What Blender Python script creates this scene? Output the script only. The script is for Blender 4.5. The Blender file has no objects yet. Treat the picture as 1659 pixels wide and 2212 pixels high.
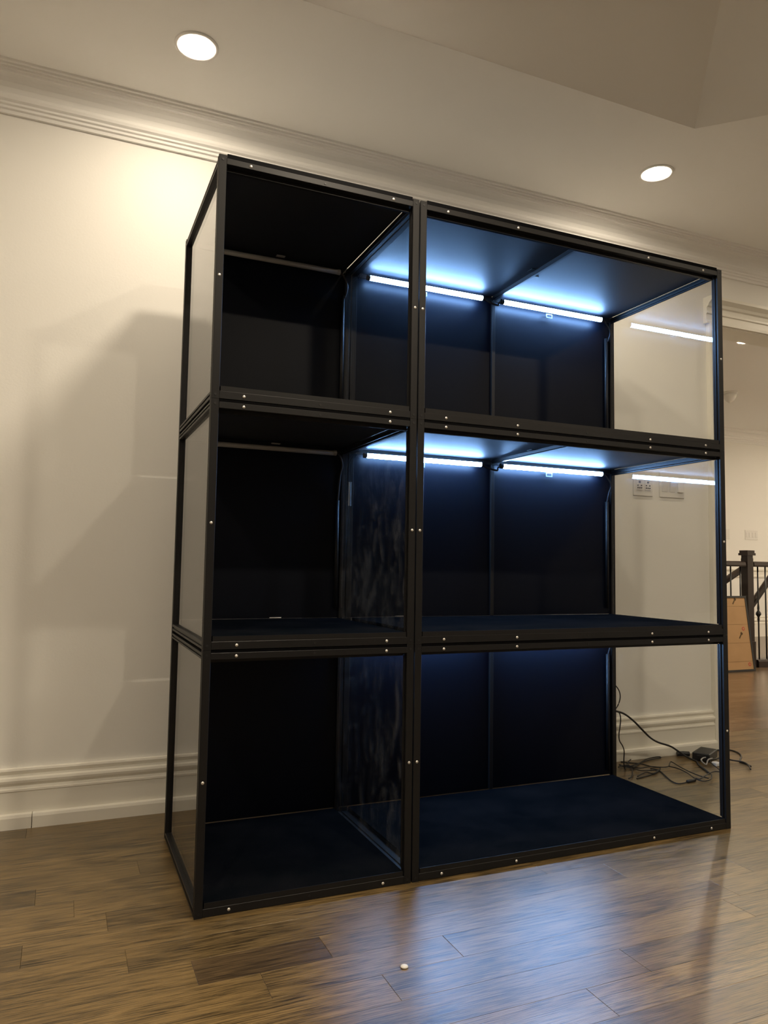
import bpy, bmesh, math, random
from mathutils import Vector, Matrix
random.seed(7)
scene = bpy.context.scene
C = scene.collection

# ------------------------------------------------------------------ camera
cam_d = bpy.data.cameras.new('camera')
cam = bpy.data.objects.new('camera', cam_d)
C.objects.link(cam)
cam.location = (-0.3090, -1.7873, 0.8200)
cam.rotation_mode = 'XYZ'
cam.rotation_euler = (math.radians(94.10967), math.radians(-0.92412), math.radians(-23.32053))
cam_d.sensor_fit = 'VERTICAL'
cam_d.sensor_height = 24.0
cam_d.lens = 1599.565 / 2212.0 * 24.0
cam_d.clip_start = 0.02
cam_d.clip_end = 60
scene.camera = cam

# ------------------------------------------------------------------ world, exposure
w = bpy.data.worlds.new('world')
scene.world = w
w.use_nodes = True
w.node_tree.nodes['Background'].inputs[0].default_value = (0.5, 0.45, 0.38, 1)
w.node_tree.nodes['Background'].inputs[1].default_value = 0.0
scene.view_settings.view_transform = 'Standard'
scene.view_settings.look = 'None'
scene.view_settings.gamma = 1.0
scene.view_settings.use_curve_mapping = False
scene.view_settings.exposure = 0.93
scene.cycles.use_light_tree = False
scene.cycles.max_bounces = 8
scene.cycles.diffuse_bounces = 5
scene.cycles.glossy_bounces = 3
WARM = (1.0, 0.855, 0.66)
POT = 108.0           # downlight lens radiance, row along the cabinet wall
FRONT = 480.0         # row opposite the cabinet
PENDANT = 108.0
HALLPOT = 560.0
COOL = (0.265, 0.52, 1.0)
LED = 92.0            # cabinet light bar radiance

# ------------------------------------------------------------------ main measures
H1, H2, H = 0.6125, 1.217, 1.830      # tops of the three rows
W1, WT, D = 0.5534, 1.6825, 0.5530    # first column, both columns, depth
YW = 0.81                             # wall face behind the cabinet
ZC = 2.385                            # ceiling border
XL, XR, YF = -2.35, 4.35, -6.50       # other walls of the room
OPX0, OPX1, OPZ = 2.56, 4.05, 2.0     # opening to the hall
WTH = 0.12

# ------------------------------------------------------------------ materials
MATS = {}
def nt(name):
    m = bpy.data.materials.new(name); m.use_nodes = True
    t = m.node_tree
    b = t.nodes['Principled BSDF']
    MATS[name] = m
    return m, t, b
def N(t, kind, **kw):
    n = t.nodes.new(kind)
    for k, v in kw.items(): setattr(n, k, v)
    return n
def setin(n, **kw):
    for k, v in kw.items(): n.inputs[k.replace('_', ' ')].default_value = v
def plain(name, col, rough=0.5, spec=0.5, metal=0.0, bump=None):
    m, t, b = nt(name)
    setin(b, Base_Color=(*col, 1), Roughness=rough, Metallic=metal)
    b.inputs['Specular IOR Level'].default_value = spec
    if bump:
        scale, strength, dist = bump
        g = N(t, 'ShaderNodeNewGeometry')
        n = N(t, 'ShaderNodeTexNoise'); setin(n, Scale=scale, Detail=3.0)
        bp = N(t, 'ShaderNodeBump'); setin(bp, Strength=strength, Distance=dist)
        t.links.new(g.outputs['Position'], n.inputs['Vector'])
        t.links.new(n.outputs[0], bp.inputs['Height'])
        t.links.new(bp.outputs[0], b.inputs['Normal'])
    return m
plain('wall_paint', (0.86, 0.845, 0.80), 0.62, 0.25, bump=(160, 0.12, 0.002))
plain('ceiling_paint', (0.91, 0.90, 0.875), 0.9, 0.1)
plain('trim_paint', (0.86, 0.83, 0.745), 0.34, 0.4)
plain('frame_metal', (0.0105, 0.0100, 0.0102), 0.42, 0.27, bump=(900, 0.05, 0.0003))
plain('dark_hole', (0.004, 0.004, 0.004), 0.6)
plain('screw_metal', (0.75, 0.72, 0.68), 0.35, 0.5, 0.6)
plain('rubber', (0.012, 0.012, 0.013), 0.45)
plain('cable_black', (0.012, 0.011, 0.011), 0.5)
plain('white_plastic', (0.78, 0.76, 0.72), 0.35)
plain('grey_plastic', (0.30, 0.29, 0.28), 0.4)
plain('tube_off', (0.30, 0.29, 0.28), 0.45)
plain('clip_plastic', (0.10, 0.11, 0.12), 0.5)
plain('panel_edge', (0.0015, 0.0015, 0.002), 0.7, 0.05)
plain('gap_white', (0.8, 0.78, 0.74), 0.8)  # pale wall colour for strips standing in for cabinet gaps
plain('slot_dark', (0.05, 0.045, 0.04), 0.6)
plain('stair_wood', (0.020, 0.012, 0.009), 0.3)
plain('iron', (0.010, 0.010, 0.010), 0.4)
plain('board_edge', (0.02, 0.02, 0.02), 0.6)
plain('ink_dark', (0.10, 0.06, 0.02), 0.8)
plain('ink_red', (0.42, 0.08, 0.05), 0.8)

def panel_mat(name, col, rough, spec):
    m, t, b = nt(name)
    setin(b, Base_Color=(*col, 1), Roughness=rough)
    b.inputs['Specular IOR Level'].default_value = spec
    g = N(t, 'ShaderNodeNewGeometry')
    n = N(t, 'ShaderNodeTexNoise'); setin(n, Scale=420.0, Detail=2.0)
    bp = N(t, 'ShaderNodeBump'); setin(bp, Strength=0.16, Distance=0.001)
    t.links.new(g.outputs['Position'], n.inputs['Vector'])
    t.links.new(n.outputs[0], bp.inputs['Height'])
    t.links.new(bp.outputs[0], b.inputs['Normal'])
panel_mat('panel_black', (0.0030, 0.0040, 0.0078), 0.45, 0.13)
panel_mat('panel_top', (0.0080, 0.0100, 0.0160), 0.58, 0.65)

def felt_mat():
    m, t, b = nt('felt_black')
    g = N(t, 'ShaderNodeNewGeometry')
    n = N(t, 'ShaderNodeTexNoise'); setin(n, Scale=7.0, Detail=6.0, Roughness=0.65)
    r = N(t, 'ShaderNodeValToRGB')
    r.color_ramp.elements[0].position = 0.35; r.color_ramp.elements[0].color = (0.002, 0.0028, 0.0036, 1)
    r.color_ramp.elements[1].position = 0.75; r.color_ramp.elements[1].color = (0.0062, 0.0062, 0.007, 1)
    n2 = N(t, 'ShaderNodeTexNoise'); setin(n2, Scale=700.0, Detail=2.0)
    bp = N(t, 'ShaderNodeBump'); setin(bp, Strength=0.5, Distance=0.001)
    t.links.new(g.outputs['Position'], n.inputs['Vector'])
    t.links.new(g.outputs['Position'], n2.inputs['Vector'])
    t.links.new(n.outputs[0], r.inputs[0]); t.links.new(r.outputs[0], b.inputs['Base Color'])
    t.links.new(n2.outputs[0], bp.inputs['Height']); t.links.new(bp.outputs[0], b.inputs['Normal'])
    setin(b, Roughness=1.0); b.inputs['Specular IOR Level'].default_value = 0.01
felt_mat()

def glass_mat(name, dirt):
    m = bpy.data.materials.new(name); m.use_nodes = True; MATS[name] = m
    t = m.node_tree
    for n in list(t.nodes): t.nodes.remove(n)
    out = N(t, 'ShaderNodeOutputMaterial')
    tr = N(t, 'ShaderNodeBsdfTransparent'); tr.inputs[0].default_value = (0.965, 0.972, 0.965, 1)
    gl = N(t, 'ShaderNodeBsdfGlossy'); gl.inputs['Roughness'].default_value = 0.012
    lw = N(t, 'ShaderNodeLayerWeight'); lw.inputs['Blend'].default_value = 0.5
    pw = N(t, 'ShaderNodeMath', operation='POWER'); pw.inputs[1].default_value = 4.0
    fr = N(t, 'ShaderNodeMath', operation='MULTIPLY_ADD'); fr.inputs[1].default_value = 0.945; fr.inputs[2].default_value = 0.055
    t.links.new(lw.outputs['Facing'], pw.inputs[0]); t.links.new(pw.outputs[0], fr.inputs[0])
    mx = N(t, 'ShaderNodeMixShader')
    t.links.new(fr.outputs[0], mx.inputs[0]); t.links.new(tr.outputs[0], mx.inputs[1]); t.links.new(gl.outputs[0], mx.inputs[2])
    # finger marks and wiped streaks left on the pane
    g = N(t, 'ShaderNodeNewGeometry')
    mp = N(t, 'ShaderNodeMapping'); mp.inputs['Scale'].default_value = (1, 3.2, 1.1)
    n1 = N(t, 'ShaderNodeTexNoise'); setin(n1, Scale=7.0, Detail=8.0, Roughness=0.72, Distortion=1.6)
    r1 = N(t, 'ShaderNodeValToRGB')
    r1.color_ramp.elements[0].position = 0.50; r1.color_ramp.elements[0].color = (0, 0, 0, 1)
    r1.color_ramp.elements[1].position = 0.72; r1.color_ramp.elements[1].color = (1, 1, 1, 1)
    n2 = N(t, 'ShaderNodeTexNoise'); setin(n2, Scale=120.0, Detail=2.0)
    r2 = N(t, 'ShaderNodeValToRGB')
    r2.color_ramp.elements[0].position = 0.70; r2.color_ramp.elements[0].color = (0, 0, 0, 1)
    r2.color_ramp.elements[1].position = 0.76; r2.color_ramp.elements[1].color = (0.8, 0.8, 0.8, 1)
    add = N(t, 'ShaderNodeMath', operation='MAXIMUM')
    mul = N(t, 'ShaderNodeMath', operation='MULTIPLY'); mul.inputs[1].default_value = dirt
    df = N(t, 'ShaderNodeBsdfDiffuse'); df.inputs[0].default_value = (0.8, 0.8, 0.8, 1)
    mx2 = N(t, 'ShaderNodeMixShader')
    t.links.new(g.outputs['Position'], mp.inputs['Vector'])
    t.links.new(mp.outputs[0], n1.inputs['Vector']); t.links.new(g.outputs['Position'], n2.inputs['Vector'])
    t.links.new(n1.outputs[0], r1.inputs[0]); t.links.new(n2.outputs[0], r2.inputs[0])
    t.links.new(r1.outputs[0], add.inputs[0]); t.links.new(r2.outputs[0], add.inputs[1])
    t.links.new(add.outputs[0], mul.inputs[0])
    t.links.new(mul.outputs[0], mx2.inputs[0]); t.links.new(mx.outputs[0], mx2.inputs[1]); t.links.new(df.outputs[0], mx2.inputs[2])
    t.links.new(mx2.outputs[0], out.inputs[0])
glass_mat('glass_clean', 0.004)
glass_mat('glass_smudged', 0.10)

def emit_mat(name, col, k):
    m = bpy.data.materials.new(name); m.use_nodes = True; MATS[name] = m
    t = m.node_tree
    for n in list(t.nodes): t.nodes.remove(n)
    out = N(t, 'ShaderNodeOutputMaterial'); e = N(t, 'ShaderNodeEmission')
    e.inputs[0].default_value = (*col, 1); e.inputs[1].default_value = k
    t.links.new(e.outputs[0], out.inputs[0])
emit_mat('lens_glow', WARM, POT)
emit_mat('front_lens_glow', WARM, FRONT)
emit_mat('pendant_glow', WARM, PENDANT)
emit_mat('hall_lens_glow', WARM, HALLPOT)
emit_mat('bar_glow', COOL, LED)

def wood_mat(name, dark, light, rough, spec):
    m, t, b = nt(name)
    oi = N(t, 'ShaderNodeObjectInfo'); g = N(t, 'ShaderNodeNewGeometry')
    off = N(t, 'ShaderNodeVectorMath', operation='SCALE'); off.inputs[0].default_value = (37.0, 91.0, 17.0)
    add = N(t, 'ShaderNodeVectorMath', operation='ADD')
    t.links.new(oi.outputs['Random'], off.inputs['Scale'])
    t.links.new(g.outputs['Position'], add.inputs[0]); t.links.new(off.outputs[0], add.inputs[1])
    def noise(scale_xyz, scale, detail, rough_, dist=0.0):
        mp = N(t, 'ShaderNodeMapping'); mp.inputs['Scale'].default_value = scale_xyz
        n = N(t, 'ShaderNodeTexNoise'); setin(n, Scale=scale, Detail=detail, Roughness=rough_, Distortion=dist)
        t.links.new(add.outputs[0], mp.inputs['Vector']); t.links.new(mp.outputs[0], n.inputs['Vector'])
        return n
    fine = noise((0.20, 9, 1), 52.0, 4.0, 0.62, 0.3)      # oak pores along the board
    cath = noise((1, 7, 1), 5.0, 5.0, 0.6, 1.4)          # broad cathedral figure
    blot = noise((1, 2, 1), 2.3, 3.0, 0.5)               # uneven stain
    m1 = N(t, 'ShaderNodeMath', operation='MULTIPLY'); m1.inputs[1].default_value = 0.62
    m2 = N(t, 'ShaderNodeMath', operation='MULTIPLY_ADD'); m2.inputs[1].default_value = 0.30
    m3 = N(t, 'ShaderNodeMath', operation='MULTIPLY_ADD'); m3.inputs[1].default_value = 0.18
    t.links.new(fine.outputs[0], m1.inputs[0])
    t.links.new(cath.outputs[0], m2.inputs[0]); t.links.new(m1.outputs[0], m2.inputs[2])
    t.links.new(blot.outputs[0], m3.inputs[0]); t.links.new(m2.outputs[0], m3.inputs[2])
    r = N(t, 'ShaderNodeValToRGB')
    r.color_ramp.elements[0].position = 0.445; r.color_ramp.elements[0].color = (*dark, 1)
    r.color_ramp.elements[1].position = 0.62; r.color_ramp.elements[1].color = (*light, 1)
    t.links.new(m3.outputs[0], r.inputs[0])
    hv = N(t, 'ShaderNodeHueSaturation')
    mr = N(t, 'ShaderNodeMapRange'); setin(mr, To_Min=0.74, To_Max=1.18)
    t.links.new(oi.outputs['Random'], mr.inputs['Value']); t.links.new(mr.outputs[0], hv.inputs['Value'])
    t.links.new(r.outputs[0], hv.inputs['Color'])
    t.links.new(hv.outputs[0], b.inputs['Base Color'])
    bp = N(t, 'ShaderNodeBump'); setin(bp, Strength=0.35, Distance=0.0010)
    t.links.new(fine.outputs[0], bp.inputs['Height']); t.links.new(bp.outputs[0], b.inputs['Normal'])
    setin(b, Roughness=rough); b.inputs['Specular IOR Level'].default_value = spec
wood_mat('oak_floor', (0.026, 0.0175, 0.0075), (0.225, 0.146, 0.056), 0.29, 0.72)
wood_mat('oak_dark', (0.020, 0.013, 0.007), (0.125, 0.080, 0.036), 0.29, 0.72)
wood_mat('oak_hall', (0.075, 0.045, 0.024), (0.22, 0.140, 0.078), 0.20, 0.5)

def card_mat():
    m, t, b = nt('cardboard')
    g = N(t, 'ShaderNodeNewGeometry')
    n = N(t, 'ShaderNodeTexNoise'); setin(n, Scale=9.0, Detail=3.0)
    r = N(t, 'ShaderNodeValToRGB')
    r.color_ramp.elements[0].color = (0.36, 0.215, 0.10, 1); r.color_ramp.elements[1].color = (0.44, 0.27, 0.13, 1)
    t.links.new(g.outputs['Position'], n.inputs['Vector']); t.links.new(n.outputs[0], r.inputs[0])
    t.links.new(r.outputs[0], b.inputs['Base Color']); setin(b, Roughness=0.85)
card_mat()

# ------------------------------------------------------------------ mesh helpers
def new_obj(name, me, mat, parent=None, loc=None, rot=None):
    o = bpy.data.objects.new(name, me)
    if mat and not me.materials: me.materials.append(MATS[mat])
    C.objects.link(o)
    if parent: o.parent = parent
    if loc: o.location = loc
    if rot: o.rotation_euler = rot
    return o
def mesh_py(name, verts, faces, smooth=False):
    me = bpy.data.meshes.new(name)
    me.from_pydata([tuple(v) for v in verts], [], faces)
    bm = bmesh.new(); bm.from_mesh(me)
    bmesh.ops.recalc_face_normals(bm, faces=bm.faces)
    bm.to_mesh(me); bm.free()
    if smooth:
        for p in me.polygons: p.use_smooth = True
    return me
def box_me(name, x0, x1, y0, y1, z0, z1, bevel=0.0):
    v = [(x, y, z) for z in (z0, z1) for y in (y0, y1) for x in (x0, x1)]
    f = [(0, 2, 3, 1), (4, 5, 7, 6), (0, 1, 5, 4), (2, 6, 7, 3), (0, 4, 6, 2), (1, 3, 7, 5)]
    me = mesh_py(name, v, f)
    if bevel > 0:
        bm = bmesh.new(); bm.from_mesh(me)
        bmesh.ops.bevel(bm, geom=list(bm.edges), offset=bevel, segments=1, affect='EDGES')
        bm.to_mesh(me); bm.free()
    return me
def boxes_me(name, bs):
    v, f = [], []
    for (x0, x1, y0, y1, z0, z1) in bs:
        b = len(v)
        v += [(x, y, z) for z in (z0, z1) for y in (y0, y1) for x in (x0, x1)]
        f += [tuple(b + i for i in q) for q in [(0, 2, 3, 1), (4, 5, 7, 6), (0, 1, 5, 4), (2, 6, 7, 3), (0, 4, 6, 2), (1, 3, 7, 5)]]
    return mesh_py(name, v, f)
def extrude(name, sec, a, b, fn, smooth=False):
    """closed section polygon sec swept from parameter a to b; fn(p, q, t) gives the 3D point"""
    n = len(sec)
    v = [fn(p, q, a) for p, q in sec] + [fn(p, q, b) for p, q in sec]
    f = [(i, (i + 1) % n, n + (i + 1) % n, n + i) for i in range(n)]
    f += [tuple(range(n)), tuple(range(2 * n - 1, n - 1, -1))]
    return mesh_py(name, v, f, smooth)
def tube_me(name, pts, r, n=8, sub=6):
    """smooth tube through points"""
    P = [Vector(p) for p in pts]
    out = []
    if len(P) > 2:
        for i in range(len(P) - 1):
            p0 = P[max(i - 1, 0)]; p1 = P[i]; p2 = P[i + 1]; p3 = P[min(i + 2, len(P) - 1)]
            for k in range(sub):
                t = k / sub
                out.append(0.5 * ((2 * p1) + (p2 - p0) * t + (2 * p0 - 5 * p1 + 4 * p2 - p3) * t * t + (3 * p1 - p0 - 3 * p2 + p3) * t ** 3))
        out.append(P[-1])
    else:
        out = P
    v, f = [], []
    for i, p in enumerate(out):
        d = (out[min(i + 1, len(out) - 1)] - out[max(i - 1, 0)])
        d = d.normalized() if d.length > 1e-9 else Vector((1, 0, 0))
        up = Vector((0, 0, 1)) if abs(d.z) < 0.9 else Vector((1, 0, 0))
        s = d.cross(up).normalized(); u = s.cross(d)
        for k in range(n):
            a = 2 * math.pi * k / n
            v.append(p + r * (math.cos(a) * s + math.sin(a) * u))
    m = len(out)
    for i in range(m - 1):
        for k in range(n):
            f.append((i * n + k, i * n + (k + 1) % n, (i + 1) * n + (k + 1) % n, (i + 1) * n + k))
    f.append(tuple(range(n))); f.append(tuple((m - 1) * n + k for k in range(n - 1, -1, -1)))
    return mesh_py(name, v, f, True)
def lathe_me(name, prof, n=24, smooth=True):
    """profile of (radius, z) about the z axis, capped"""
    v, f = [], []
    for r, z in prof:
        for k in range(n):
            a = 2 * math.pi * k / n
            v.append((r * math.cos(a), r * math.sin(a), z))
    m = len(prof)
    for i in range(m - 1):
        for k in range(n):
            f.append((i * n + k, i * n + (k + 1) % n, (i + 1) * n + (k + 1) % n, (i + 1) * n + k))
    f.append(tuple(range(n))); f.append(tuple((m - 1) * n + k for k in range(n)))
    me = mesh_py(name, v, f, smooth)
    return me
def tag(o, label=None, cat=None, group=None, kind=None):
    if label: o['label'] = label
    if cat: o['category'] = cat
    if group: o['group'] = group
    if kind: o['kind'] = kind
    return o
def thing(name, label, cat, loc=(0, 0, 0), group=None, rotz=0.0):
    o = bpy.data.objects.new(name, None)
    o.empty_display_size = 0.05
    C.objects.link(o); o.location = loc; o.rotation_euler = (0, 0, rotz)
    return tag(o, label, cat, group)
def struct(name, me, mat, label=None, parent=None):
    o = new_obj(name, me, mat, parent)
    if parent is None: tag(o, label, None, None, 'structure')
    return o

# ------------------------------------------------------------------ room shell
struct('wall_back', boxes_me('wall_back', [
    (XL - .12, OPX0, YW, YW + WTH, 0, ZC + .05), (OPX0, OPX1, YW, YW + WTH, OPZ, ZC + .05), (OPX1, XR + .12, YW, YW + WTH, 0, ZC + .05)]),
    'wall_paint', 'warm white painted wall behind the black cabinet')
struct('wall_left', box_me('wall_left', XL - .12, XL, YF, YW, 0, ZC + .05), 'wall_paint', 'warm white painted side wall of the room')
struct('wall_right', box_me('wall_right', XR, XR + .12, YF, YW, 0, ZC + .05), 'wall_paint', 'warm white painted wall at the far right of the room')
struct('wall_front', box_me('wall_front', XL - .12, XR + .12, YF - .12, YF, 0, ZC + .05), 'wall_paint', 'warm white painted wall opposite the cabinet')

# ceiling border with an eight-sided tray recess
TX0, TX1, TY1, TY0, CL = -0.30, 1.682, 0.107, -1.37, 0.42
octo = [(TX0, TY1), (TX1, TY1), (TX1 + CL, TY1 - CL), (TX1 + CL, TY0 + CL), (TX1, TY0), (TX0, TY0), (TX0 - CL, TY0 + CL), (TX0 - CL, TY1 - CL)]
def inset(poly, d):
    n = len(poly); out = []
    cx = sum(p[0] for p in poly) / n; cy = sum(p[1] for p in poly) / n
    for i in range(n):
        a, b, c = Vector(poly[i - 1]), Vector(poly[i]), Vector(poly[(i + 1) % n])
        def nrm(p, q):
            e = (q - p).normalized(); m = Vector((-e.y, e.x))
            return m if m.dot(Vector((cx, cy)) - p) > 0 else -m
        n1, n2 = nrm(a, b), nrm(b, c)
        k = (n1 + n2) / (1 + n1.dot(n2))
        out.append(tuple(b + k * d))
    return out
RISE = 0.36
octi = inset(octo, 0.225)
X0, X1, Y0, Y1 = XL - .12, XR + .12, YF - .12, YW + WTH
v = [(x, y, ZC) for x, y in octo] + [(x, y, ZC + RISE) for x, y in octi]
v += [(X0, Y1, ZC), (X1, Y1, ZC), (X1, Y0, ZC), (X0, Y0, ZC)]          # 16..19
f = [(i, (i + 1) % 8, 8 + (i + 1) % 8, 8 + i) for i in range(8)]
f.append(tuple(range(8, 16)))
f += [(16, 17, 1, 0), (17, 2, 1), (17, 18, 3, 2), (18, 4, 3), (18, 19, 5, 4), (19, 6, 5), (19, 16, 7, 6), (16, 0, 7)]
me = bpy.data.meshes.new('ceiling'); me.from_pydata(v, [], f)
struct('ceiling', me, 'ceiling_paint', 'white ceiling border around a raised eight-sided tray')

# crown moulding: (distance from wall, z)
crown = [(0, 2.252), (.010, 2.252), (.012, 2.262), (.019, 2.265), (.019, 2.273), (.026, 2.276), (.026, 2.283), (.034, 2.288), (.037, 2.297), (.034, 2.307), (.026, 2.312), (.022, 2.314),
         (.026, 2.330), (.034, 2.343), (.046, 2.353), (.058, 2.358), (.066, 2.358), (.067, 2.364), (.073, 2.366), (.074, 2.371), (.081, 2.372), (.082, 2.378), (.092, 2.379), (.094, ZC), (0, ZC)]
struct('trim_1', extrude('trim_1', crown, XL, XR, lambda d, z, t: (t, YW - d, z)), 'ceiling_paint', 'white stepped crown moulding above the cabinet')
struct('trim_2', extrude('trim_2', crown, YF, YW, lambda d, z, t: (XL + d, t, z)), 'ceiling_paint', 'white stepped crown moulding on the side wall')

# baseboard: (distance, z)
base = [(0, 0), (.018, 0), (.018, .108), (.021, .110), (.021, .116), (.014, .119), (.012, .124), (.020, .134), (.022, .142), (.020, .149), (.010, .152), (.008, .158), (.012, .164), (.014, .170), (.012, .176), (0, .177)]
struct('baseboard_back', extrude('baseboard_back', base, XL, OPX0 - .085, lambda d, z, t: (t, YW - d, z)), 'trim_paint', 'tall cream moulded baseboard behind the cabinet')
struct('baseboard_left', extrude('baseboard_left', base, YF, YW, lambda d, z, t: (XL + d, t, z)), 'trim_paint', 'tall cream moulded baseboard on the side wall')
shoe = [(.018, 0), (.034, 0), (.034, .034), (.031, .042), (.018, .044)]
bb = bpy.data.objects['baseboard_back']
for a, b in [(XL, -0.367), (-0.3645, OPX0 - .085)]:
    new_obj('shoe_strip', extrude('shoe_strip', shoe, a, b, lambda d, z, t: (t, YW - d, z)), 'trim_paint', bb)

# casing and cornice around the opening to the hall
leg = [(0, YW), (0, YW - .022), (.008, YW - .026), (.020, YW - .020), (.060, YW - .018), (.066, YW - .024), (.078, YW - .024), (.085, YW - .012), (.085, YW)]
cas = struct('trim_3', extrude('trim_3', leg, 0, OPZ, lambda p, q, t: (OPX0 - .085 + p, q, t)), 'trim_paint', 'cream door casing with moulded cornice at the hall opening')
new_obj('casing_leg', extrude('casing_leg', leg, 0, OPZ, lambda p, q, t: (OPX1 + .085 - p, q, t)), 'trim_paint', cas)
head = [(0, OPZ), (.024, OPZ), (.024, OPZ + .012), (.018, OPZ + .016), (.018, OPZ + .045), (.024, OPZ + .048), (.024, OPZ + .056), (.020, OPZ + .060),
        (.022, OPZ + .078), (.030, OPZ + .082), (.036, OPZ + .094), (.050, OPZ + .104), (.056, OPZ + .108), (.056, OPZ + .122), (.048, OPZ + .126), (0, OPZ + .126)]
new_obj('casing_head', extrude('casing_head', head, OPX0 - .10, OPX1 + .10, lambda d, z, t: (t, YW - d, z)), 'trim_paint', cas)
new_obj('jamb', boxes_me('jamb', [(OPX0 - .001, OPX0 + .006, YW - .012, YW + WTH + .004, 0, OPZ), (OPX1 - .006, OPX1 + .001, YW - .012, YW + WTH + .004, 0, OPZ),
                                  (OPX0 + .006, OPX1 - .006, YW - .012, YW + WTH + .004, OPZ - .006, OPZ + .001)]), 'trim_paint', cas)

# ------------------------------------------------------------------ floor: boards as single pieces
HX0, HX1, HY1 = 2.2, 9.6, 5.0
YT = 1.045                                                 # line where the hall boards start
fl = struct('floor', boxes_me('floor', [(XL - .12, XR + .12, YF - .12, YT, -.04, -.0125), (HX0, HX1, YT, HY1, -.04, -.0125)]), 'slot_dark', 'dark stained oak strip floor')
ROW0, RW = -0.080, 0.096
known = {0: [-0.355, .92], -1: [-0.155, 1.107, 1.9], 4: [-0.090, 1.0], -2: [-1.2, -0.033, 0.243, 1.46], -3: [-0.9, 0.088, 0.500, 1.3],
         -4: [-.7, 0.3125, 1.24], -6: [-.4, 0.665, 1.6], -5: [-.15, .83, 1.75]}
far_boards = {'oak_floor': [], 'oak_hall': []}
def add_plank(x0, x1, y0, y1, mat, parent, g=0.00025):
    if y1 < -1.3 or y0 > 3.0 or (y0 > YT - .01 and x0 > 6.5) or x1 < -1.2:      # out of sight or too far to tell apart
        far_boards[mat].append((x0 + g, x1 - g, y0 + .0002, y1 - .0002, -.012, 0)); return
    cx, cy = (x0 + x1) / 2, (y0 + y1) / 2
    hx, hy = (x1 - x0) / 2 - g, (y1 - y0) / 2 - .00008
    me = mesh_py('plank', [(-hx, -hy, -.012), (hx, -hy, -.012), (hx, hy, -.012), (-hx, hy, -.012),
                           (-hx, -hy, -.0004), (hx, -hy, -.0004), (hx, hy, -.0004), (-hx, hy, -.0004),
                           (-hx + .0006, -hy + .0003, 0), (hx - .0006, -hy + .0003, 0), (hx - .0006, hy - .0003, 0), (-hx + .0006, hy - .0003, 0)],
                 [(0, 1, 2, 3), (0, 1, 5, 4), (1, 2, 6, 5), (2, 3, 7, 6), (3, 0, 4, 7), (4, 5, 9, 8), (5, 6, 10, 9), (6, 7, 11, 10), (7, 4, 8, 11), (8, 9, 10, 11)])
    return new_obj('plank', me, mat, parent, (cx, cy, 0))
rng = random.Random(11)
k = -67
while ROW0 + k * RW < YT - 1e-4:
    y0 = max(ROW0 + k * RW, YF); y1 = min(y0 + RW, YT)
    if y0 + RW > YF + .02 and y1 - y0 > .004:
        right = XR if y0 < YW - .1 else OPX1
        cuts = known.get(k)
        if cuts is None:
            cuts = []; x = XL + rng.uniform(.2, 1.1)
            while x < right - .35:
                cuts.append(x); x += rng.uniform(.55, 1.35)
        else:
            x = cuts[-1] + rng.uniform(.6, 1.2)
            cuts = list(cuts)
            while x < right - .35:
                cuts.append(x); x += rng.uniform(.6, 1.3)
        left = XL if y0 < YW else OPX0
        xs = [left] + [c for c in cuts if c > left + .15] + [right]
        for a, b in zip(xs, xs[1:]): add_plank(a, b, y0, y1, 'oak_dark' if k == -2 and abs(a + .033) < .01 else 'oak_floor', fl)
    k += 1
y = YT
while y < HY1 - .01:
    y1 = min(y + .125, HY1); x = HX0
    while x < HX1 - .01:
        x1 = min(x + rng.uniform(.9, 1.9), HX1)
        if HX1 - x1 < .3: x1 = HX1
        add_plank(x, x1, y, y1, 'oak_hall', fl); x = x1
    y = y1

for mt, bs in far_boards.items():
    tag(new_obj('board_field', boxes_me('board_field', bs), mt, fl), None, None, None, 'stuff')

# ------------------------------------------------------------------ hall beyond the opening
HZ = 2.60
struct('wall_hall_far', box_me('wall_hall_far', HX0 - .12, HX1 + .12, HY1, HY1 + .12, 0, HZ), 'wall_paint', 'pale far wall of the hall behind the stair railing')
struct('wall_hall_left', box_me('wall_hall_left', HX0 - .12, HX0, YW + WTH, HY1, 0, HZ), 'wall_paint', 'pale side wall of the hall next to the opening')
struct('wall_hall_right', box_me('wall_hall_right', HX1, HX1 + .12, YW + WTH, HY1, 0, HZ), 'wall_paint', 'pale end wall of the hall')
struct('wall_hall_near', box_me('wall_hall_near', XR + .12, HX1, YW, YW + WTH, 0, HZ), 'wall_paint', 'pale near wall of the hall')
struct('wall_hall_above', box_me('wall_hall_above', HX0, XR + .12, YW + WTH - .02, YW + WTH, ZC + .05, HZ), 'wall_paint', 'pale strip of hall wall above the opening')
struct('ceiling_hall', box_me('ceiling_hall', HX0 - .12, HX1 + .12, YW, HY1 + .12, HZ, HZ + .06), 'ceiling_paint', 'white hall ceiling')
hc = [(d * 1.15, HZ - (ZC - z) * 1.2) for d, z in crown]
struct('trim_4', extrude('trim_4', hc, HX0, HX1, lambda d, z, t: (t, HY1 - d, z)), 'ceiling_paint', 'white crown moulding along the far hall wall')
rail = [(0, .735), (.012, .740), (.016, .760), (.012, .770), (.012, .815), (.024, .825), (.026, .842), (0, .846)]
struct('trim_5', extrude('trim_5', rail, HX0, HX1, lambda d, z, t: (t, HY1 - d, z)), 'trim_paint', 'white chair rail on the far hall wall')
struct('baseboard_hall', extrude('baseboard_hall', [(d, z * 1.45) for d, z in base], HX0, HX1, lambda d, z, t: (t, HY1 - d, z)), 'trim_paint', 'tall white baseboard along the far hall wall')

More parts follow.
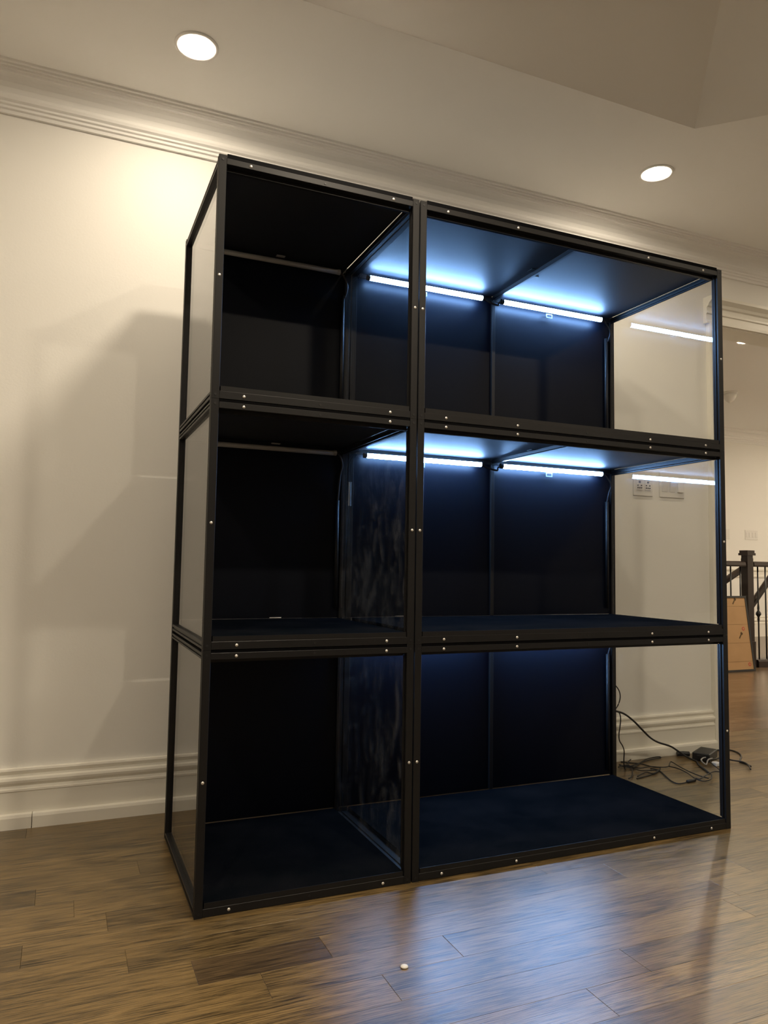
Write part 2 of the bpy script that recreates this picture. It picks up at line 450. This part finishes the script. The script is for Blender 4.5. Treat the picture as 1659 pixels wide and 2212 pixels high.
# ------------------------------------------------------------------ recessed downlights
trim_me = lathe_me('trim_ring', [(.066, 0), (.0655, -.003), (.060, -.0045), (.051, -.002), (.0505, .0)], 32)
lens_me = mesh_py('lens', [(.0505 * math.cos(2 * math.pi * k / 20), .0505 * math.sin(2 * math.pi * k / 20), -.0021) for k in range(20)], [tuple(range(19, -1, -1))])
trim_me.materials.append(MATS['ceiling_paint']); lens_me.materials.append(MATS['lens_glow'])
lens_f = lens_me.copy(); lens_f.materials.clear(); lens_f.materials.append(MATS['front_lens_glow'])
lens_h = lens_me.copy(); lens_h.materials.clear(); lens_h.materials.append(MATS['hall_lens_glow'])
def downlight(x, y, z, label, lens=lens_me):
    t = thing('ceiling_downlight', label, 'downlight', (x, y, z), 'recessed ceiling downlights')
    new_obj('trim_ring', trim_me, None, t); new_obj('lens', lens, None, t)
downlight(-0.006, 0.418, ZC, 'lit round recessed downlight above the left end of the cabinet')
downlight(1.777, 0.392, ZC, 'lit round recessed downlight above the right end of the cabinet')
for x, wd in ((-0.90, 'leftmost'), (0.89, 'middle'), (2.68, 'rightmost')):
    downlight(x, -1.62, ZC, wd + ' lit downlight of the ceiling row opposite the cabinet', lens_f)
downlight(-1.79, 0.43, ZC, 'lit round recessed downlight left of the cabinet near the side wall')
downlight(3.56, 0.38, ZC, 'lit round recessed downlight in front of the hall opening')

pd = thing('pendant_lamp', 'dark dome pendant lamp hanging in the raised ceiling tray above the viewer', 'pendant lamp', (0.437, -0.338, 2.397))
new_obj('shade', lathe_me('shade', [(.100, -.012), (.104, -.010), (.104, .030), (.085, .085), (.045, .120), (.012, .128), (.012, .150)], 32), 'iron', pd)  # unseen opaque dome, shaped to keep the lamp's light off the tray faces
new_obj('stem', lathe_me('stem', [(.006, .150), (.006, ZC + RISE - 2.397 - .02), (.045, ZC + RISE - 2.397 - .018), (.045, ZC + RISE - 2.397)], 16), 'iron', pd)
new_obj('lens', mesh_py('lens', [(.099 * math.cos(2 * math.pi * k / 20), .099 * math.sin(2 * math.pi * k / 20), -.0135) for k in range(20)], [tuple(range(19, -1, -1))]), 'pendant_glow', pd)
downlight(4.474, 2.292, HZ, 'lit round recessed downlight in the hall ceiling just past the opening', lens_h)
for x, y, wd in ((8.8, 3.2, 'near the end wall of the hall'), (7.6, 1.9, 'far along the hall near side'), (6.1, 2.0, 'over the open hall floor')):
    downlight(x, y, HZ, 'lit round recessed downlight ' + wd, lens_h)

# ------------------------------------------------------------------ display cabinet units
S = 0.0195       # side of the square metal section
screw_me = lathe_me('screw', [(.0002, -.0016), (.0022, -.0015), (.0036, -.0008), (.0037, .0006)], 14)
screw_me.transform(Matrix.Rotation(math.radians(-90), 4, 'X'))      # head faces -y
screw_me.transform(Matrix.Scale(-1, 4, (0, 1, 0))); 
screw_me.materials.append(MATS['screw_metal'])
hole_me = lathe_me('bolt_hole', [(.0030, -.0004), (.0030, .0006)], 12, False)
hole_me.transform(Matrix.Rotation(math.radians(90), 4, 'X'))
hole_me.materials.append(MATS['dark_hole'])

def slotted(side):
    """square section (p along x, q along y), slot cut in the outer x face; side -1 slot at p=0, +1 slot at p=S"""
    c, sw, sd = .0009, .0030, .0035
    sec = [(c, 0), (S - c, 0), (S, c), (S, S / 2 - sw), (S - sd, S / 2 - sw), (S - sd, S / 2 + sw), (S, S / 2 + sw), (S, S - c), (S - c, S), (c, S), (0, S - c), (0, S / 2 + sw), (sd, S / 2 + sw), (sd, S / 2 - sw), (0, S / 2 - sw), (0, c)]
    return sec if side < 0 else [(S - p, q) for p, q in sec][::-1]
def unit(label, x0, x1, z0, z1, wide, lit, bar, top_over, race, smudge_left=None, glass_right='glass_clean', glass_left='glass_clean'):
    u = thing('display_cabinet_unit', label, 'display cabinet', (x0, 0, z0), 'stacked black display cabinet units')
    L, h = x1 - x0, z1 - z0
    def P(name, me, mat, par=u, **kw): return new_obj(name, me, mat, par, **kw)
    # posts
    for px, side in ((0, -1), (L - S, 1)):
        for py in (0, D - S):
            P('post', extrude('post', slotted(side), 0, h - .0006, lambda p, q, t: (px + p, py + q, t)), 'frame_metal')
    # thin fin along the outer front corner
    top = h - .007
    # front and back rails
    for nm, z_a, z_b in (('bottom_rail', 0.0008, .0195), ('top_rail', top - .0155, top)):
        for y_a in (0.0008, D - S):
            P('front_' + nm if y_a < .1 else 'back_' + nm, box_me('rail', S, L - S, y_a, y_a + S - .0006, z_a, z_b, .0006), 'frame_metal')
        for px, side in ((0, -1), (L - S, 1)):
            sec = [(q, p) for p, q in slotted(side)]
            hh = z_b - z_a
            P('side_' + nm, extrude('side_rail', [(p, q * hh / S) for p, q in slotted(side)], S, D - S, lambda p, q, t: (px + p, t, z_a + q)), 'frame_metal')
    # inner lips that hold the panels
    P('front_lip', box_me('front_lip', S + .002, L - S - .002, S + .001, S + .010, top - .024, top - .012), 'frame_metal')
    # floor panel, with felt on top, edge proud of the bottom rail
    P('floor_panel', box_me('floor_panel', S + .003, L - S - .003, .0035, D - S - .001, .0198, .0325, .0008), 'felt_black')
    P('edge_strip', box_me('edge_strip', S + .003, L - S - .003, .0020, .0034, .0196, .0322), 'frame_metal')
    # back and top panels
    xs = [S, L - S] if not wide else [S, L / 2 - .0075, L / 2 + .0075, L - S]
    for a, b in zip(xs[::2], xs[1::2]):
        P('back_panel', box_me('back_panel', a, b, D - .012, D - .006, .0325, top - .0160), 'panel_black')
        P('top_panel', box_me('top_panel', a if a > S else .021, b if b < L - S else L - .021, .0035, D - .004, top + .0003, h + top_over), 'panel_top')
    P('panel_edge', box_me('panel_edge', .021, L - .021, .0012, .0034, top + .0003, h + top_over), 'panel_edge')
    if wide:
        P('back_mullion', box_me('back_mullion', L / 2 - .0074, L / 2 + .0074, D - S - .002, D - .004, .0326, top - .0162, .0015), 'frame_metal')
        P('top_divider', extrude('top_divider', [(-.0074, 0), (-.0074, -.010), (-.0052, -.0125), (.0052, -.0125), (.0074, -.010), (.0074, 0), ], S + .011, D - S - .003,
                                 lambda p, q, t: (L / 2 + p, t, top + q)), 'frame_metal')
        for dx, yy in ((-.018, .262), (.028, .312)):
            P('catch_plate', box_me('catch_plate', L / 2 + dx - .008, L / 2 + dx + .008, yy - .014, yy + .014, top - .0018, top), 'frame_metal')
    # glass sides
    for gm, gx in ((glass_left, .0095), (glass_right, L - .0135)):
        if gm: P('glass_pane', box_me('glass_pane', gx, gx + .004, S + .0005, D - S - .0005, .0205, top - .0165), gm)
    # glazing beads
    for gx, on in ((.0140, glass_left), (L - S, glass_right)):
        if not on: continue
        for (a, b, c, d) in ((S, D - S, top - .0225, top - .0165),):
            P('glazing_bead', box_me('glazing_bead', gx, gx + .0055, a + .001, b - .001, c, d, .001), 'frame_metal')
        P('glazing_bead', box_me('glazing_bead', gx, gx + .0055, S + .0003, S + .0065, .034, top - .024, .001), 'frame_metal')
    # screws on the front rails and posts
    sx = [.080, .473] if not wide else [v - W1 for v in (.640, .873, 1.365, 1.598)]
    hx = [.277] if not wide else [1.120 - W1]
    for z in (.0105, top - .0080):
        for x in sx: P('screw', screw_me, None, loc=(x, .0006, z))
        for x in hx: P('bolt_hole', hole_me, None, loc=(x, .0006, z))
    for x in (S / 2, L - S / 2):
        P('screw', screw_me, None, loc=(x, -.0002, h / 2))
        for z in (.0105, h - .012): P('bolt_hole', hole_me, None, loc=(x, -.0002, z))
    # light bars
    for a, b in bar:
        zc, yc = top - .0225, .508
        R = .0088
        sec = []
        for i in range(8):                               # diffuser: round side to the front and below
            an = math.radians(135 + 165 * i / 7)
            sec.append((R * math.cos(an), R * math.sin(an)))
        dm = extrude('diffuser', sec, a + .010, b - .010, lambda p, q, t: (t, yc + p, zc + q), True)
        housing = P('light_bar', box_me('light_bar', a + .012, b - .012, yc + .002, yc + .0095, zc + .001, zc + .0095, .001), 'frame_metal')
        P('diffuser', dm, 'bar_glow' if lit else 'tube_off', housing)
        for e in (a, b - .010):
            cs = [(R * 1.06 * math.cos(math.radians(g)), R * 1.06 * math.sin(math.radians(g))) for g in range(0, 360, 24)]
            P('end_cap', extrude('end_cap', cs, e, e + .010, lambda p, q, t: (t, yc + p, zc + q)), 'tube_off' if not lit else 'rubber', housing)
        mid = a + .48 * (b - a)
        if lit:
            y_a, y_b = yc + .015, yc + .017
            P('clip', boxes_me('clip', [(mid - .014, mid + .014, y_a, y_b, zc - .0115, zc - .0085), (mid - .014, mid + .014, y_a, y_b, zc - .0240, zc - .0210),
                                        (mid - .014, mid - .0110, y_a, y_b, zc - .0210, zc - .0115), (mid + .0110, mid + .014, y_a, y_b, zc - .0210, zc - .0115)]), 'clip_plastic', housing)
        else:
            P('clip', box_me('clip', mid - .014, mid + .014, yc - .020, yc - .006, zc + .0115, zc + .0135), 'tube_off', housing)
    if wide and bar:
        zc, yc = top - .0225, .508
        a, b = bar[0][1], bar[1][0]
        P('link_cable', tube_me('link_cable', [(a - .002, yc, zc), (a + .012, yc - .004, zc - .010), (L / 2, yc - .004, zc - .018), (b - .012, yc - .004, zc - .008), (b + .002, yc, zc)], .0035), 'cable_black')
    # vertical cable cover in the back corner
    if race:
        rx, za, zb = race
        cs = [(.0065 * math.cos(math.radians(g)), .0065 * math.sin(math.radians(g))) for g in range(0, 360, 30)]
        P('cable_cover', extrude('cable_cover', cs, za, zb, lambda p, q, t: (rx + p, D - .0195 + q, t), True), 'frame_metal')
        if bar:
            P('feed_cable', tube_me('feed_cable', [(bar[-1][1] - .002, .508, top - .0225), (bar[-1][1] + .014, .512, top - .030), (rx + .010, .520, top - .060), (rx + .006, .528, top - .095), (rx, D - .0195, zb - .01)], .003), 'cable_black')
    return u
G = .0018
barL = [(.100, .502)]
barR = [(.598 - W1, 1.062 - W1), (1.134 - W1, 1.604 - W1)]
LX0, LX1, RX0, RX1 = 0, W1 - G, W1 + G, WT
rows = [(0, H1), (H1, H2), (H2, H)]
words = ['on the floor', 'in the middle row', 'on top']
for i, (z0, z1) in enumerate(rows):
    lab = ['narrow unlit black glass-sided cabinet unit standing on the floor at the left', 'narrow unlit black glass-sided cabinet unit, middle of the left stack', 'narrow unlit black glass-sided cabinet unit, topmost of the left stack'][i]
    u = unit(lab, LX0, LX1, z0, z1, False, False, barL if i else [], .004 if i == 2 else -.0008, [None, (.519, .065, .42), (.524, .030, .515)][i],
             glass_right=['glass_smudged', 'glass_smudged', 'glass_clean'][i])
    lab = ['wide black cabinet unit standing on the floor at the right, light bars hidden above', 'wide lit black cabinet unit, middle of the right stack', 'wide lit black cabinet unit, topmost of the right stack'][i]
    r = unit(lab, RX0, RX1, z0, z1, True, True, barR, .004 if i == 2 else -.0008, (1.639 - W1, [.05, .055, .03][i], [.49, .47, .52][i]), glass_left=None)
    if i == 1:
        new_obj('gap_strip', box_me('gap_strip', .300, .338, D - .0135, D - .0122, .0335, .0362), 'gap_white', u)  # added white strip, stands in for wall seen through gap under back panel
        new_obj('gap_strip', box_me('gap_strip', W1 - .0148, W1 - .0142, .474, .482, .40, .478), 'gap_white', u)  # added white sliver in place of an upright gap showing the wall

# ------------------------------------------------------------------ wall plates beside the cabinet
plate_in = MATS
def wall_plate(name, label, cat, x0, x1, z0, z1, yw):
    t = thing(name, label, cat, ((x0 + x1) / 2, yw, (z0 + z1) / 2))
    hx, hz = (x1 - x0) / 2, (z1 - z0) / 2
    new_obj('plate', box_me('plate', -hx, hx, -.006, 0, -hz, hz, .002), 'white_plastic', t)
    return t
op = wall_plate('outlet_plate', 'two-gang white media outlet plate on the wall seen through the cabinet glass', 'outlet', 2.020, 2.132, 1.150, 1.268, YW)
for dx in (-.024, .024):
    s = new_obj('insert', box_me('insert', dx - .017, dx + .017, -.0085, -.006, -.034, .034, .001), 'white_plastic', op)
    new_obj('port', boxes_me('port', [(dx - .010, dx + .010, -.0092, -.0085, .014, .030)]), 'grey_plastic', s)
    ring = lathe_me('jack', [(.0052, 0), (.0052, .002), (.003, .0035), (.003, .006)], 14)
    ring.transform(Matrix.Rotation(math.radians(90), 4, 'X'))
    new_obj('jack', ring, 'grey_plastic', s, (dx, -.0085, .004))
    dot = lathe_me('terminal', [(.0026, 0), (.0026, .003), (.002, .0036)], 10)
    dot.transform(Matrix.Rotation(math.radians(90), 4, 'X'))
    for ix in (-.010, 0, .010):
        for iz in (-.012, -.023):
            if ix == 0 and iz > -.02: continue
            new_obj('terminal', dot, 'slot_dark', s, (dx + ix, -.0085, iz))
sp = wall_plate('switch_plate', 'three-gang white rocker switch plate on the wall seen through the cabinet glass', 'switch', 2.172, 2.320, 1.150, 1.268, YW)
for dx, tilt in ((-.046, 9), (0, 9), (.046, -4)):
    me = box_me('rocker', -.016, .016, -.005, .004, -.033, .033, .001)
    new_obj('rocker', me, 'white_plastic', sp, (dx, -.0078, 0), (math.radians(tilt), 0, 0))

# ------------------------------------------------------------------ power supply and cables on the floor
ad = thing('power_adapter', 'black power adapter brick lying on the floor by the baseboard', 'power adapter', (2.296, .684, 0), rotz=math.radians(28.5))
new_obj('case', box_me('case', -.064, .064, -.036, .036, 0, .036, .004), 'rubber', ad)
new_obj('socket', box_me('socket', -.068, -.0635, -.014, .014, .008, .026, .001), 'cable_black', ad)
new_obj('label_plate', box_me('label_plate', -.045, .045, -.026, .026, .0361, .0364), 'board_edge', ad)
def cable(name, label, pts, r, group=None, mat='cable_black'):
    o = new_obj(name, tube_me(name, pts, r), mat)
    return tag(o, label, 'cable', group)
def onfloor(pts, z): return [(x, y, z) for x, y in pts]
cable('long_black_cable', 'thick black power cord sagging from the cabinet back to the floor',
      [(1.640, .578, .30), (1.690, .590, .275), (1.724, .600, .259), (1.798, .622, .236), (1.866, .642, .198), (1.930, .660, .152), (1.995, .688, .112), (2.056, .708, .084), (2.130, .715, .060), (2.180, .722, .034), (2.215, .715, .012), (2.222, .690, .0045), (2.214, .650, .0045), (2.178, .604, .0045), (2.139, .531, .0045), (2.119, .493, .0045)], .0040)
cable('hanging_wire', 'thin black wire looping out from behind the cabinet corner', [(1.672, .566, .375), (1.712, .575, .362), (1.738, .580, .335), (1.743, .582, .306), (1.730, .584, .275), (1.690, .570, .255)], .0022)
cable('hanging_wire', 'thin black wire hanging down the cabinet corner into the tangle',
      [(1.690, .566, .27), (1.735, .580, .253), (1.752, .590, .226), (1.757, .600, .190), (1.757, .606, .160), (1.765, .612, .134), (1.787, .620, .110), (1.800, .626, .087), (1.802, .630, .053), (1.812, .640, .020), (1.835, .660, .0034), (1.86, .690, .0034)], .0022)
tangle = [
 [(1.902, .764), (1.930, .734), (1.962, .706), (1.972, .654), (1.995, .638), (1.968, .609), (1.904, .571), (1.811, .546), (1.787, .541)],
 [(1.861, .726), (1.878, .688), (1.993, .728), (2.068, .746), (2.110, .752), (2.118, .765), (2.090, .768), (2.020, .748), (1.905, .678), (1.850, .636)],
 [(1.960, .768), (1.907, .726), (1.850, .636), (1.790, .569), (1.748, .541)],
 [(1.841, .701), (1.865, .661), (1.872, .613), (1.910, .599), (1.936, .589), (1.890, .561), (1.870, .583), (1.800, .551)],
 [(1.815, .679), (1.867, .692), (1.885, .638), (1.947, .639), (1.977, .621), (2.000, .613), (2.027, .619), (2.059, .647), (2.090, .668), (2.062, .590), (2.042, .514), (2.037, .464), (2.043, .427)],
 [(2.021, .613), (2.031, .570), (2.016, .508), (1.988, .447), (1.982, .421), (1.990, .400), (2.034, .409), (2.082, .448), (2.096, .472), (2.041, .449), (1.985, .420)]]
tl = ['thin black wire lying nearest the cabinet corner in the tangle', 'thin black wire making the long loop beside the baseboard', 'thin black wire crossing the tangle straight towards the cabinet',
      'thin black wire knotted in the middle of the tangle', 'thin black wire running from the tangle in a pointed bend', 'thin black wire curling round beside the inline plug']
for i, pts in enumerate(tangle):
    cable('thin_wire', tl[i], onfloor(pts, .0026 + .0016 * i), .0022, 'thin wires tangled on the floor')
o = cable('plug_wire', 'thin black wire ending in an inline plug on the floor', onfloor([(1.942, .633), (1.955, .598), (1.918, .522), (1.889, .462), (1.889, .428), (1.937, .431)], .0034), .0024)
new_obj('plug', tube_me('plug', [(1.936, .430, .0062), (1.982, .436, .0062)], .0058, 10), 'cable_black', o)
cable('thin_wire', 'thin black wire running from the inline plug to the adapter', onfloor([(1.986, .436), (1.996, .424), (2.078, .464), (2.132, .481), (2.153, .473), (2.178, .501), (2.200, .540), (2.235, .602)], .0125), .0022)
cable('adapter_cord', 'black cord leaving the adapter and kinking back past the cabinet post', onfloor([(2.365, .722), (2.440, .765), (2.502, .765), (2.524, .742), (2.514, .699), (2.475, .650), (2.392, .585), (2.386, .545), (2.373, .513)], .0036), .0032)
cable('adapter_cord', 'black cord lying in front of the adapter and ending beyond the post', onfloor([(2.240, .640), (2.290, .630), (2.330, .640), (2.352, .625), (2.358, .590), (2.377, .557), (2.359, .515), (2.310, .461)], .0105), .0032)
cp = new_obj('cord_connector', tube_me('cord_connector', [(2.214, .760, .011), (2.238, .752, .011), (2.262, .738, .011)], .0105, 12), 'rubber')
tag(cp, 'rounded black cord connector lying behind the adapter', 'connector')
wp = new_obj('wire_nut', box_me('wire_nut', 2.236, 2.262, .566, .594, 0, .016, .003), 'white_plastic')
tag(wp, 'small white plastic connector block on the floor by the adapter', 'connector')
cable('twist_tie', 'grey twist tie wrapped round the cords by the adapter', [(2.262, .640, .020), (2.225, .628, .022), (2.200, .612, .018), (2.205, .592, .006), (2.232, .606, .020), (2.262, .612, .022)], .003, None, 'grey_plastic')

# white plastic cap lying on the floor in front
cap = lathe_me('floor_cap', [(.0065, 0), (.0080, .0012), (.0078, .0030), (.0050, .0046), (.0008, .0052)], 20)
tag(new_obj('plastic_cap', cap, 'white_plastic', None, (.366, -.360, 0)), 'small white plastic cap lying alone on the oak floor', 'cap')

# ------------------------------------------------------------------ hall: railing, leaning panel, fittings
rl = thing('stair_railing', 'dark wooden stair railing with black iron balusters in the hall', 'railing', (5.11, 2.86, 0))
new_obj('newel_post', boxes_me('newel_post', [(-.034, .034, -.034, .034, 0, .93), (-.040, .040, -.040, .040, .0, .22), (-.032, .032, -.032, .032, .93, .955),
                                              (-.048, .048, -.048, .048, .955, .975), (-.042, .042, -.042, .042, .975, .998)]), 'stair_wood', rl)
hr = [(-.03, 0), (.03, 0), (.033, .012), (.028, .036), (.012, .046), (-.012, .046), (-.028, .036), (-.033, .012)]
new_obj('handrail', extrude('handrail', hr, -2.6, -.05, lambda p, q, t: (t, p, .858 + q)), 'stair_wood', rl)
new_obj('handrail', extrude('handrail', hr, .05, 3.0, lambda p, q, t: (t, p, .858 + q)), 'stair_wood', rl)
new_obj('stair_handrail', extrude('stair_handrail', hr, -1.3, .17, lambda p, q, t: (t, .16 + p, .757 + .5 * t + q)), 'stair_wood', rl)
new_obj('stair_handrail', extrude('stair_handrail', hr, .12, .95, lambda p, q, t: (t, .16 + p, .265 + 1.02 * t + q)), 'stair_wood', rl)
new_obj('base_curb', extrude('base_curb', [(-.05, 0), (.06, 0), (.06, .055), (.05, .065), (-.04, .065), (-.05, .05)], .06, 3.0, lambda p, q, t: (t, p, q)), 'stair_wood', rl)
new_obj('base_curb', extrude('base_curb', [(-.05, 0), (.06, 0), (.06, .055), (.05, .065), (-.04, .065), (-.05, .05)], -2.6, -.06, lambda p, q, t: (t, p, q)), 'stair_wood', rl)
straight = [(.0065, 0), (.0065, .80)]
knuck = [(.0065, 0), (.0065, .32), (.010, .345), (.008, .365), (.022, .385), (.022, .400), (.008, .420), (.010, .440), (.0065, .48), (.0065, .80)]
b1 = lathe_me('baluster', straight, 8); b2 = lathe_me('baluster', knuck, 10)
b1.materials.append(MATS['iron']); b2.materials.append(MATS['iron'])
i = 0
for x in [-.197, -.085] + [-.32 - .11 * k for k in range(12)] + [.124, .215] + [.30 + .11 * k for k in range(12)]:
    new_obj('baluster', b2 if (abs(x - .124) < .01 or i % 2 == 0) else b1, None, rl, (x, 0, .06)); i += 1

pn = thing('packed_panel', 'brown cardboard-faced panel with black edges leaning against the stair railing', 'panel', (4.60, 2.665, 0.002))
pn.rotation_euler = (math.radians(-8), 0, 0)
new_obj('edge_frame', boxes_me('edge_frame', [(-.36, .36, 0, .03, 0, .016), (-.36, .36, 0, .03, .600, .616), (-.36, -.344, 0, .03, .016, .600), (.344, .36, 0, .03, .016, .600)]), 'board_edge', pn)
face = new_obj('cardboard_face', box_me('cardboard_face', -.344, .344, .004, .026, .016, .600), 'cardboard', pn)
def mark(x, z, kind):
    if kind == 'arrow':      # small dark handling mark, slanted
        me = boxes_me('print_mark', [(-.006, .006, -.0006, 0, -.03, .03), (-.012, .012, -.0006, 0, .012, .03)])
        new_obj('print_mark', me, 'ink_dark', face, (x, .0038, z), (0, math.radians(38), 0))
    else:
        me = lathe_me('print_mark', [(.016, 0), (.016, .0006)], 16, False); me.transform(Matrix.Rotation(math.radians(90), 4, 'X'))
        o = new_obj('print_mark', me, 'ink_red', face, (x, .0038, z))
        me2 = lathe_me('print_mark', [(.008, 0), (.008, .0008)], 12, False); me2.transform(Matrix.Rotation(math.radians(90), 4, 'X'))
        new_obj('print_mark', me2, 'cardboard', face, (x, .0036, z))
mark(.22, .572, 'arrow'); mark(.245, .29, 'arrow'); mark(.285, .345, 'disc'); mark(.305, .055, 'disc')
for z in (.08, .23, .38, .53):
    new_obj('print_line', box_me('print_line', -.34, .34, .0034, .004, z, z + .0015), 'ink_dark', face)

for (x0, x1, lab, n) in ((7.20, 7.31, 'narrow white switch plate on the far hall wall beside the cabinet post', 1), (7.575, 7.795, 'wide white switch plate on the far hall wall above the stair newel', 4)):
    t = wall_plate('hall_switch_plate', lab, 'switch', x0, x1, 1.215, 1.338, HY1)
    w_ = (x1 - x0) / n
    for k in range(n):
        cx = -(x1 - x0) / 2 + w_ * (k + .5)
        new_obj('rocker', box_me('rocker', cx - .016, cx + .016, -.010, -.006, -.032, .032, .001), 'white_plastic', t)
sd = thing('smoke_detector', 'white dome smoke detector on the hall ceiling', 'smoke detector', (5.73, 3.56, HZ))
new_obj('base', lathe_me('base', [(.07, 0), (.07, -.014), (.065, -.018)], 28), 'white_plastic', sd)
new_obj('dome', lathe_me('dome', [(.062, -.018), (.060, -.050), (.040, -.085), (.004, -.110)], 28), 'white_plastic', sd)
